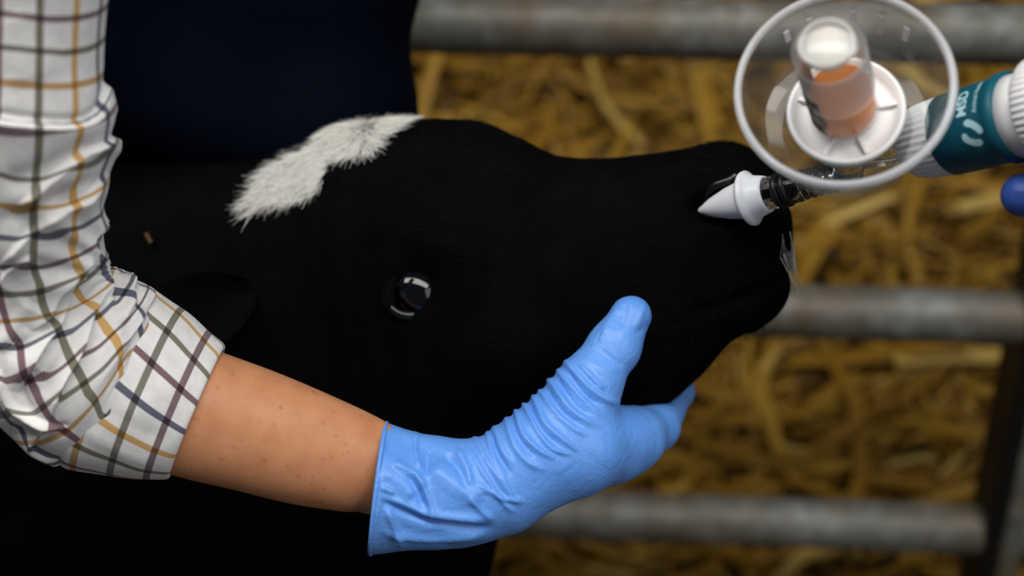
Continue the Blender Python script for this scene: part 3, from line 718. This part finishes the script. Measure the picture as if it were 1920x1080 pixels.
    cre = [[(505, 590), (520, 650), (570, 740), (600, 790)], [(540, 570), (560, 640), (600, 700)], [(583, 530), (610, 620), (660, 690), (720, 725)], [(612, 505), (640, 580), (700, 650), (760, 680)], [(640, 480), (690, 580), (750, 640), (830, 665)],
           [(678, 460), (720, 545), (790, 610), (840, 645)], [(708, 430), (760, 510), (840, 570), (900, 595)], [(750, 395), (810, 480), (870, 530), (920, 560)], [(790, 365), (850, 450), (910, 500), (950, 530)], [(825, 340), (880, 410), (950, 455), (1000, 480)],
           [(470, 620), (520, 700), (580, 790), (620, 850)], [(440, 640), (500, 740), (560, 840), (600, 880)], [(480, 780), (560, 830), (640, 835)], [(850, 330), (900, 370), (950, 420)]]
    ext = lambda c: [(1.5 * c[0][0] - .5 * c[1][0], 1.5 * c[0][1] - .5 * c[1][1])] + c
    cre = [ext(c) if i < 11 else c for i, c in enumerate(cre)]
    for i, c in enumerate(cre): D += ridge(px, py, X([(x + random.uniform(-9, 9), y + random.uniform(-6, 6)) for x, y in c]), random.uniform(3.8, 6.5), random.uniform(4.0, 8.0) if i < 10 else 5.5)
    for c in [[(525, 590), (545, 660), (600, 745)], [(598, 520), (628, 610), (690, 675)], [(660, 470), (705, 565), (775, 630)], [(728, 415), (785, 500), (860, 555)], [(770, 385), (830, 470), (890, 520)], [(810, 355), (865, 435), (930, 480)]]: D += ridge(px, py, X(c), 4.2, -5.5)
    # loose folds of the glove cuff
    for c, wd, am in [([(110, 838), (200, 878), (280, 912), (400, 932), (520, 940)], 8, -8), ([(110, 825), (200, 858), (290, 890), (400, 905), (520, 910)], 11, 5), ([(130, 870), (160, 940), (190, 1010)], 8, 5), ([(230, 720), (270, 790), (300, 870), (300, 905)], 7, 5), ([(210, 735), (245, 800), (270, 870)], 7, -5),
                      ([(240, 580), (240, 640), (255, 720)], 6, 5), ([(285, 640), (282, 700), (280, 745)], 5, -5), ([(390, 640), (430, 720), (440, 790)], 8, 5), ([(350, 660), (400, 720), (440, 800)], 9, -4), ([(430, 820), (480, 870), (530, 910)], 7, 4), ([(120, 960), (300, 985), (500, 965)], 10, 5), ([(150, 990), (300, 1000), (380, 998)], 5, -5),
                      ([(150, 690), (200, 720), (280, 790)], 10, 5), ([(110, 620), (230, 650), (330, 690)], 26, -5), ([(300, 700), (400, 790), (500, 830)], 24, 5), ([(110, 730), (170, 760), (230, 830)], 20, 4), ([(110, 790), (140, 800), (150, 815)], 6, 5), ([(170, 600), (300, 640), (400, 700)], 12, -3), ([(100, 560), (95, 700), (112, 800), (105, 840), (85, 940), (80, 1020)], 5, 2)]: D += ridge(px, py, X(c), wd * .85, am * 1.5)
    # nail and puckers on the thumb tip, knuckle line, small notch of the next finger
    for c, wd, am in [([(1000, 110), (960, 170), (940, 220)], 7, 3), ([(1095, 100), (1080, 150), (1060, 190)], 6, 3), ([(1030, 95), (1020, 150), (1010, 190)], 6, -3), ([(1060, 215), (1095, 190), (1110, 170)], 5, -2), ([(870, 300), (930, 340), (1000, 350)], 7, 2), ([(930, 270), (990, 320), (1020, 330)], 6, -2)]: D += ridge(px, py, X(c), wd, am)
    D += 1.0 * np.sin(px * .05 + 1.3 * np.sin(py * .04)) * np.sin(py * .045 + np.sin(px * .03))
    D = np.where(((Nn @ -F_) > -.25) & (d < .93), D, 0)
    V = V + Nn * (D * d / FPX)[:, None]
    V = laplace(V, F, 1, .35)
    gl = put('glove', V, F, M_glove, root); gl['label'] = 'thin blue disposable glove, wrinkled at the wrist'
    # beaded edge of the glove
    ph = np.linspace(0, 2 * math.pi, 161) + math.pi; e1 = unit(-F_ - (-F_ @ cn) * cn); e2 = np.cross(cn, e1)
    tq = ((cut - A) @ cn) / (cax @ cn); ctr = A + cax * tq; rr = mm(128, .842) + (mm(93, .844) - mm(128, .842)) * tq / np.linalg.norm(Bq - A) - .0006
    path = np.array([ctr + e1 * math.cos(q) * rr / 1.10 + e2 * math.sin(q) * rr for q in ph]) + cn * .0006
    G, _ = tube_grid(path, np.full(161, .0014), np.full(161, .0014), 10, near=cn)
    put('cuff_bead', G, grid_faces(161, 10).astype(np.int32), M_glove, gl)

    # navy overalls: chest, hips and both legs
    m_ = lambda x, y, d, r: (W(x, y, d), mm(r, d))
    segs = [(m_(330, -520, 1.0, 330), m_(480, -90, 1.05, 230)), (m_(480, -90, 1.05, 230), m_(572, -50, 1.055, 222)), (m_(150, 60, 1.03, 260), m_(555, 215, 1.085, 214)), (m_(330, -520, 1.0, 330), m_(40, 40, 1.0, 280)), (m_(555, 215, 1.085, 214), m_(520, 480, 1.16, 190))]
    shin = [((-0.17, 1.06, 0.78), .070, (-0.26, 1.06, 0.42), .062), ((-0.26, 1.06, .42), .062, (-0.30, 1.05, .06), .055), ((-0.30, 1.05, .06), .055, (-0.20, 1.05, .045), .040),
            ((-0.52, .74, .98), .105, (-0.60, .66, .50), .075), ((-0.60, .66, .50), .075, (-0.66, .66, .06), .058), ((-0.66, .66, .06), .058, (-0.56, .66, .045), .042)]
    def fo(P):
        dd = None
        for (a_, ra), (b_, rb) in segs:
            x = rcone(P, a_, b_, ra, rb); dd = x if dd is None else smin(dd, x, .03)
        for a_, ra, b_, rb in shin: dd = smin(dd, rcone(P, np.array(a_), np.array(b_), ra, rb), .03)
        return np.maximum(dd, -P[:, 2] + .004)
    V, F = surface_nets(fo, (-.82, .52, -.01), (.12, 1.24, 1.62), .011)
    V = laplace(V, F, 2); Nn = vnormals(V, F)
    fold = .004 * np.sin(V[:, 0] * 28 + V[:, 2] * 40 + 2 * np.sin(V[:, 2] * 14)) + .003 * np.sin(V[:, 0] * 60 - V[:, 2] * 31)
    fold *= np.clip((-.12 - V[:, 0]) / .08, 0, 1)
    put('overalls', V + Nn * fold[:, None], F, M_navy, root)
build_person()

# ------------------------------------------------------------------ nasal applicator with its vial cup
def build_applicator():
    P0, P1, P2 = W(1308, 396, .884), W(1540, 338, .836), W(1722, 268, .800)
    root = empty('nasal_applicator', P1)
    tag(root, 'white and teal nasal vaccine applicator with a clear cup, nozzle in the nostril', 'applicator')
    ax = unit(P1 - P0)
    at = lambda x, y: None
    def along(px_):       # distance from P0 to the point of the nozzle axis seen at this column
        t = np.linspace(0, .14, 800); q = P0 + ax * t[:, None]; return t[np.abs(proj(q)[0] - px_).argmin()]
    u = lambda p, d=.86: mm(p, d)
    # soft cone
    s1 = along(1308); s2 = along(1398)
    lathe('nozzle_cone', P0, ax, [(0, 0), (.0015, u(5)), (.3 * s2, u(18)), (.65 * s2, u(30)), (s2, u(38)), (s2 + .004, u(38)), (s2 + .004, 0)], M_whitesoft, root, 40)
    # flange: dished collar
    f0, f1 = along(1396), along(1440)
    lathe('nozzle_flange', P0, ax, [(f0, u(30)), (f0, u(44)), (f0 + .0022, u(52)), (f0 + .004, u(53)), (f0 + .35 * (f1 - f0), u(47)), (f0 + .5 * (f1 - f0), u(41)), (f1 - .002, u(36)), (f1, u(34)), (f1, u(30)), (f0 + .004, u(28)), (f0, u(30))], M_whitesoft, root, 48)
    # clear tube with two black seals, ribbed stem
    t0, t1 = along(1420), along(1600)
    lathe('clear_tube', P0, ax, [(t0, u(24)), (t0, u(31)), (along(1462), u(31)), (along(1464), u(30)), (along(1500), u(30)), (along(1502), u(27)), (t1, u(24)), (t1, u(17)), (t0, u(22)), (t0, u(24))], M_clear, root, 40)
    for q, r in ((1462, 32), (1476, 32)):
        torus('seal_ring', P0 + ax * along(q), ax, u(r - 5, .85), u(7.5, .85), M_rubber_shade, root, 48, 12)
    torus('seal_ring', P0 + ax * along(1426), ax, u(25), u(5), M_rubber_shade, root, 40, 10)
    for q in (1508, 1522, 1536, 1550, 1564): torus('thread_ring', P0 + ax * along(q), ax, u(25, .84), u(4.5, .84), M_clear, root, 40, 8)
    # piston rod seen through the tube
    lathe('inner_rod', P0, ax, [(along(1430), 0), (along(1430), u(9)), (along(1600), u(9)), (along(1600), 0)], M_rubber_shade, root, 20)

    # cup
    d0 = .722; C = W(1582, 164, d0)
    cam_x, cam_y = (1582 - 960) / FPX, (540 - 164) / FPX
    ray = unit(np.array([cam_x, cam_y, 1.0])); upv = np.array([0, 1.0, 0]) - ray[1] * ray; upv = unit(upv)
    tilt = math.radians(26); axc = -ray * math.cos(tilt) + upv * math.sin(tilt)      # camera coordinates (right, up, forward)
    axc[0] -= .02; axc = unit(axc)
    A = R_ * axc[0] + U_ * axc[1] + F_ * axc[2]                 # towards the open mouth
    rr = mm(199, d0); H = .041; rb = mm(168, d0); wl = .0012
    side = np.cross(A, U_)
    lathe('cup', C - A * H, A, [(0, 0), (0, rb - .004), (.0012, rb - .001), (.004, rb), (.006, rb + .0005), (H - .004, rr - .0018), (H - .002, rr - .0015), (H, rr - .0015), (H, rr - wl - .0015), (H - .004, rr - wl - .0018), (.007, rb - wl + .0005), (.005, rb - wl), (.0025, rb - wl - .002), (.002, 0)], M_cup, root, 96)
    torus('cup_rim', C, A, rr - .0005, .0021, M_rim, root, 120, 14, 1.3)
    # raised scale marks on the far wall
    e1 = unit(U_ - (U_ @ A) * A); e2 = np.cross(A, e1); e2 = e2 * np.sign(e2 @ R_)
    for ang, ln in ((-38, .008), (-22, .014), (5, .016), (22, .014), (40, .010)):
        a_ = math.radians(ang); rad = e1 * math.cos(a_) + e2 * math.sin(a_); tan = -e1 * math.sin(a_) + e2 * math.cos(a_)
        V = []
        for s in (-.010 - ln, -.010):
            rw = rr - .0015 - wl + (s / H) * (rr - .0015 - rb) - .0001
            for t in (-.0016, .0016):
                for h in (0, -.0012): V.append(C + A * s + rad * (rw + h) + tan * t)
        put('scale_mark', V, [(0, 2, 3, 1), (4, 5, 7, 6), (0, 1, 5, 4), (2, 6, 7, 3), (0, 4, 6, 2), (1, 3, 7, 5)], M_rim, root, smooth=False)
    # white seat of the vial with a raised lip
    Bc = C - A * (H - .0022) + e2 * .0005 + e1 * .0015; rs = mm(110, .755)
    lathe('vial_seat', Bc, A, [(-.012, 0), (-.012, rs * .80), (0, rs * .93), (.0075, rs), (.0095, rs - .0008), (.0095, rs - .0030), (.0045, rs - .0045), (.0030, rs - .0075), (.0030, rs * .55), (.0050, rs * .50), (.0050, rs * .30), (.0035, rs * .28), (.0035, 0)], M_white, root, 80)
    for ang in (25, 80, 155, 205, 290, 335):
        a_ = math.radians(ang); rad = e1 * math.cos(a_) + e2 * math.sin(a_); tan = np.cross(A, rad); V = []
        for s in (.0030, .0062):
            for r_ in (rs * .50, rs * .84):
                for t in (-.0009, .0009): V.append(Bc + A * s + rad * r_ + tan * t)
        put('seat_rib', V, [(0, 2, 3, 1), (4, 5, 7, 6), (0, 1, 5, 4), (2, 6, 7, 3), (0, 4, 6, 2), (1, 3, 7, 5)], M_white, root, smooth=False)
    # stem joining the cup to the barrel
    foot = P0 + ax * along(1590); st = Bc - A * .012 - foot
    lathe('cup_stem', foot, unit(st), [(0, 0), (0, .009), (np.linalg.norm(st), .011), (np.linalg.norm(st), 0)], M_clear, root, 32)

    # handle
    Q = [W(1690, 277, .806), W(1790, 251, .786), W(1893, 222, .756), W(1990, 196, .728)]
    hx = unit(Q[3] - Q[0]); L = lambda px_: (lambda t: t[np.abs(proj(Q[0] + hx * t[:, None])[0] - px_).argmin()])(np.linspace(-.05, .25, 3000))
    h = lambda p, d=.78: mm(p, d)
    lathe('barrel_joint', Q[0], hx, [(L(1600), 0), (L(1600), h(22)), (L(1712), h(30)), (L(1712), 0)], M_clear, root, 32)
    s = L(1700)
    ribbed = [(s, 0), (s, h(40)), (s + .002, h(52)), (s + .006, h(63)), (s + .012, h(70)), (L(1772), h(74)), (L(1800), h(74)), (L(1800), 0)]
    lathe('ribbed_collar', Q[0], hx, ribbed, M_white, root, 216, 34, h(1.7), (s + .005, L(1790)))
    t0, t1 = L(1780), L(1905)
    rt = lambda f: h(77) + f * (h(83, .76) - h(77))
    lathe('teal_sleeve', Q[0], hx, [(t0, 0), (t0, rt(0) - .0008), (t0 + .0008, rt(0)), (t0 + .75 * (t1 - t0), rt(.75)), (t0 + .84 * (t1 - t0), rt(.8) - .0006), (t0 + .9 * (t1 - t0), rt(1) + .0012), (t1, rt(1) + .0012), (t1 + .001, rt(1)), (t1 + .001, 0)], M_teal, root, 96)
    k0 = L(1905); lathe('white_neck', Q[0], hx, [(k0, 0), (k0, h(80, .755)), (L(1948), h(76, .75)), (L(1948), 0)], M_white, root, 72)
    k1 = L(1946); lathe('ribbed_knob', Q[0], hx, [(k1, 0), (k1, h(92, .745)), (k1 + .002, h(96, .745)), (L(2010), h(96, .745)), (L(2012), h(90, .745)), (L(2012), 0)], M_white, root, 288, 48, h(3.2), (k1 + .001, L(2010)))
    lathe('lower_grip', Q[0], hx, [(L(2010), 0), (L(2010), h(60, .73)), (L(2200), h(66, .70)), (L(2204), h(40, .70)), (L(2204), 0)], M_white, root, 48)

    # printing wrapped on the sleeve
    nr = unit(-F_ - (-F_ @ hx) * hx); upd = np.cross(hx, nr); upd = upd * np.sign(upd @ U_)
    def wrap(x, y, s0, phi0, lift):      # x runs up round the sleeve, y towards the nozzle
        f = np.clip((s0 - y - t0) / (t1 - t0), 0, 1); r = h(77) + f * (h(83, .76) - h(77)) + lift; ph = phi0 + x / h(80)
        return Q[0] + hx * (s0 - y)[:, None] + r[:, None] * (np.cos(ph)[:, None] * nr + np.sin(ph)[:, None] * upd)
    def text(name, body, size, s0, phi0, weight=0.0):
        c = bpy.data.curves.new(name, 'FONT'); c.body = body; c.size = size; c.offset = weight; c.resolution_u = 3
        tmp = bpy.data.objects.new(name, c); COL.objects.link(tmp)
        me = bpy.data.meshes.new_from_object(tmp.evaluated_get(bpy.context.evaluated_depsgraph_get()))
        bpy.data.objects.remove(tmp, do_unlink=True)
        import bmesh
        bm = bmesh.new(); bm.from_mesh(me); bmesh.ops.triangulate(bm, faces=bm.faces); bmesh.ops.subdivide_edges(bm, edges=[e for e in bm.edges if e.calc_length() > size * .2], cuts=2); bm.to_mesh(me); bm.free()
        v = np.empty(len(me.vertices) * 3); me.vertices.foreach_get('co', v); v = v.reshape(-1, 3)
        q = wrap(v[:, 0], v[:, 1], s0, phi0, .0003); me.vertices.foreach_set('co', q.ravel().astype(np.float32)); me.materials.append(M_print); me.update()
        o = bpy.data.objects.new(name, me); COL.objects.link(o); o.parent = root; o.matrix_parent_inverse = Matrix.Translation(root.location).inverted()
    text('lettering', 'MSD', h(28), L(1860), math.radians(16), h(.8))
    text('small_lettering', 'Animal Health', h(12.5), L(1880), math.radians(17), h(.15))
    # emblem: two bent lobes round a square gap
    def lobe(pts, wd):
        c = cr(pts, 22); t = unit(np.gradient(c, axis=0)); nn = np.stack([-t[:, 1], t[:, 0]], -1)
        taper = np.sqrt(np.clip(1 - np.abs(np.linspace(-1, 1, 22)) ** 6, .06, 1))
        V = np.concatenate([wrap((c + nn * (wd * o * taper)[:, None])[:, 0], (c + nn * (wd * o * taper)[:, None])[:, 1], L(1866), math.radians(-8), .0003) for o in (-1, -.4, .4, 1)])
        put('emblem_lobe', V, np.concatenate([np.array([(k * 22 + i, k * 22 + i + 1, (k + 1) * 22 + i + 1, (k + 1) * 22 + i) for i in range(21)]) for k in range(3)]).astype(np.int32), M_print, root)
    z = h(1.1)      # local axes: x up round the sleeve, y towards the nozzle (image left)
    A1 = [(14, 9), (18, 4), (13, -5), (4, -14), (-4, -15)]; B1 = [(3, 15), (-7, 14), (-15, 4), (-18, -5), (-13, -10)]
    lobe(np.array(A1) * z, h(6.6)); lobe(np.array(B1) * z, h(6.6))

    # vial, neck down on the seat
    vr = empty('vaccine_vial', Bc + A * .0052)
    tag(vr, 'small clear glass vial of orange liquid standing neck down in the cup', 'vial')
    vx = unit(A - e2 * .10 + e1 * .02); Rv = .0178; Hv = .078; b0 = Bc + A * .0052
    lathe('glass_body', b0, vx, [(-.004, .0075), (-.001, .0085), (.001, Rv - .004), (.004, Rv), (.0055, Rv), (Hv - .006, Rv), (Hv - .004, Rv), (Hv - .0012, Rv - .0012), (Hv, Rv - .004), (Hv - .001, .004), (Hv - .001, 0), (Hv - .003, 0), (Hv - .003, Rv - .004), (Hv - .006, Rv - .0014), (Hv - .008, Rv - .0014), (.0065, Rv - .0014), (.005, Rv - .0014), (.002, Rv - .0055), (-.0005, .0065), (-.004, .0060), (-.004, .0075)], M_glass, vr, 64)
    lathe('liquid', b0, vx, [(.0000, 0), (.0000, .0063), (.0022, Rv - .0058), (.0048, Rv - .0020), (.0056, Rv - .0016), (.0245, Rv - .0016), (.0250, Rv - .0021), (.0250, Rv - .004), (.0250, 0)], M_liquid, vr, 64)
    lathe('frosted_base', b0, vx, [(Hv - .0034, 0), (Hv - .0034, Rv - .0046), (Hv - .0050, Rv - .0046), (Hv - .0050, 0)], M_frost, vr, 64)
    lathe('milky_band', b0, vx, [(.0300, Rv + .0002), (.033, Rv + .0002), (.066, Rv + .0002), (.0695, Rv + .0002), (.0695, Rv + .0004), (.066, Rv + .0004), (.033, Rv + .0004), (.0300, Rv + .0004), (.0300, Rv + .0002)], mat_thin('milky_film', (.97, .96, .94), .36, 1.3), vr, 64)
    torus('embossed_ring', b0 + vx * (Hv - .0006), vx, Rv - .0052, .0006, M_frost, vr, 48, 8)
    lathe('metal_cap', b0, vx, [(-.0045, 0), (-.0045, .0100), (-.0035, .0112), (.0000, .0112), (.0012, .0104), (.0012, .0090), (-.003, .0080), (-.003, 0)], simple('pale_aluminium', (.72, .72, .70), .35, .5, Metallic=.6), vr, 40)
    # label strip on the left of the vial, with dark print
    s1_ = unit(-R_ * .9 - F_ * -.1); s1_ = unit(s1_ - (s1_ @ vx) * vx); s2_ = np.cross(vx, s1_); s2_ = s2_ * np.sign(s2_ @ -U_ + 1e-9)
    def strip(name, z0, z1, a0, a1, r, mat, parent):
        zz = np.linspace(z0, z1, 8); aa = np.radians(np.linspace(a0, a1, 24)); V = []
        for rad in (r, r + .00015):
            for zq in zz:
                for aq in aa: V.append(b0 + vx * zq + rad * (math.cos(aq) * s1_ + math.sin(aq) * s2_))
        f = grid_faces(8, 24); return put(name, V, np.concatenate([f[:, ::-1], f + 192]).astype(np.int32), mat, parent)
    lab = strip('label', .006, .044, -40, 58, Rv + .0001, M_label, vr)
    for z0, z1, a0, a1 in ((.036, .041, 14, 50), (.030, .032, 14, 44), (.024, .0255, 14, 40), (.009, .016, 26, 52)): strip('print_mark', z0, z1, a0, a1, Rv + .0004, M_ink, lab)
    return Q, hx, h
Q, hx, h_ = build_applicator()

# ------------------------------------------------------------------ second person's hand on the applicator
def build_second():
    root = empty('person', W(2300, 480, .74))
    tag(root, 'gloved hand at the right edge gripping the teal applicator', 'person')
    prim = [((2150, 330, .735, 95), (2050, 330, .745, 70)), ((2050, 330, .745, 70), (2010, 320, .745, 60)), ((2330, 420, .74, 90), (2150, 340, .735, 90))]
    # four fingers under and round the handle, thumb over the top
    fing = [[(2030, 350, .735, 40), (1975, 362, .742, 38), (1918, 366, .752, 37), (1914, 364, .756, 35)],
            [(2050, 300, .720, 42), (1990, 330, .690, 34), (1975, 240, .672, 32), (1985, 170, .690, 28)],
            [(2090, 310, .715, 42), (2070, 340, .682, 34), (2060, 240, .664, 31), (2065, 165, .682, 27)],
            [(2140, 320, .712, 40), (2150, 345, .680, 31), (2145, 250, .664, 28), (2140, 180, .680, 25)],
            [(2130, 250, .775, 46), (2060, 150, .790, 40), (2000, 90, .772, 34), (1975, 85, .750, 30)]]
    def fun(P):
        dd = None
        for p, q in prim:
            x = rcone(P, W(*p[:3]), W(*q[:3]), mm(p[3], p[2]), mm(q[3], q[2])); dd = x if dd is None else smin(dd, x, .012)
        for f in fing:
            fd = None
            for p, q in zip(f[:-1], f[1:]):
                x = rcone(P, W(*p[:3]), W(*q[:3]), mm(p[3], p[2]), mm(q[3], q[2])); fd = x if fd is None else smin(fd, x, .005)
            dd = smin(dd, fd, .006)
        return dd
    pts = np.array([W(*p[:3]) for a in prim for p in a] + [W(*p[:3]) for f in fing for p in f])
    V, F = surface_nets(fun, pts.min(0) - .035, pts.max(0) + .035, .0025)
    V = laplace(V, F, 2)
    put('glove', V, F, M_glove2, root)
    K = cr([(2290, 405, .74, 110), (2500, 470, .74, 130), (3000, 600, .73, 160), (3900, 560, .70, 190), (4900, 200, .66, 240)], 30); path = W(K[:, 0], K[:, 1], K[:, 2])
    G, _ = tube_grid(path, mm(K[:, 3], K[:, 2]), mm(K[:, 3], K[:, 2]), 40)
    put('jacket_sleeve', G, grid_faces(30, 40).astype(np.int32), M_navy, root, flip=True)
build_second()
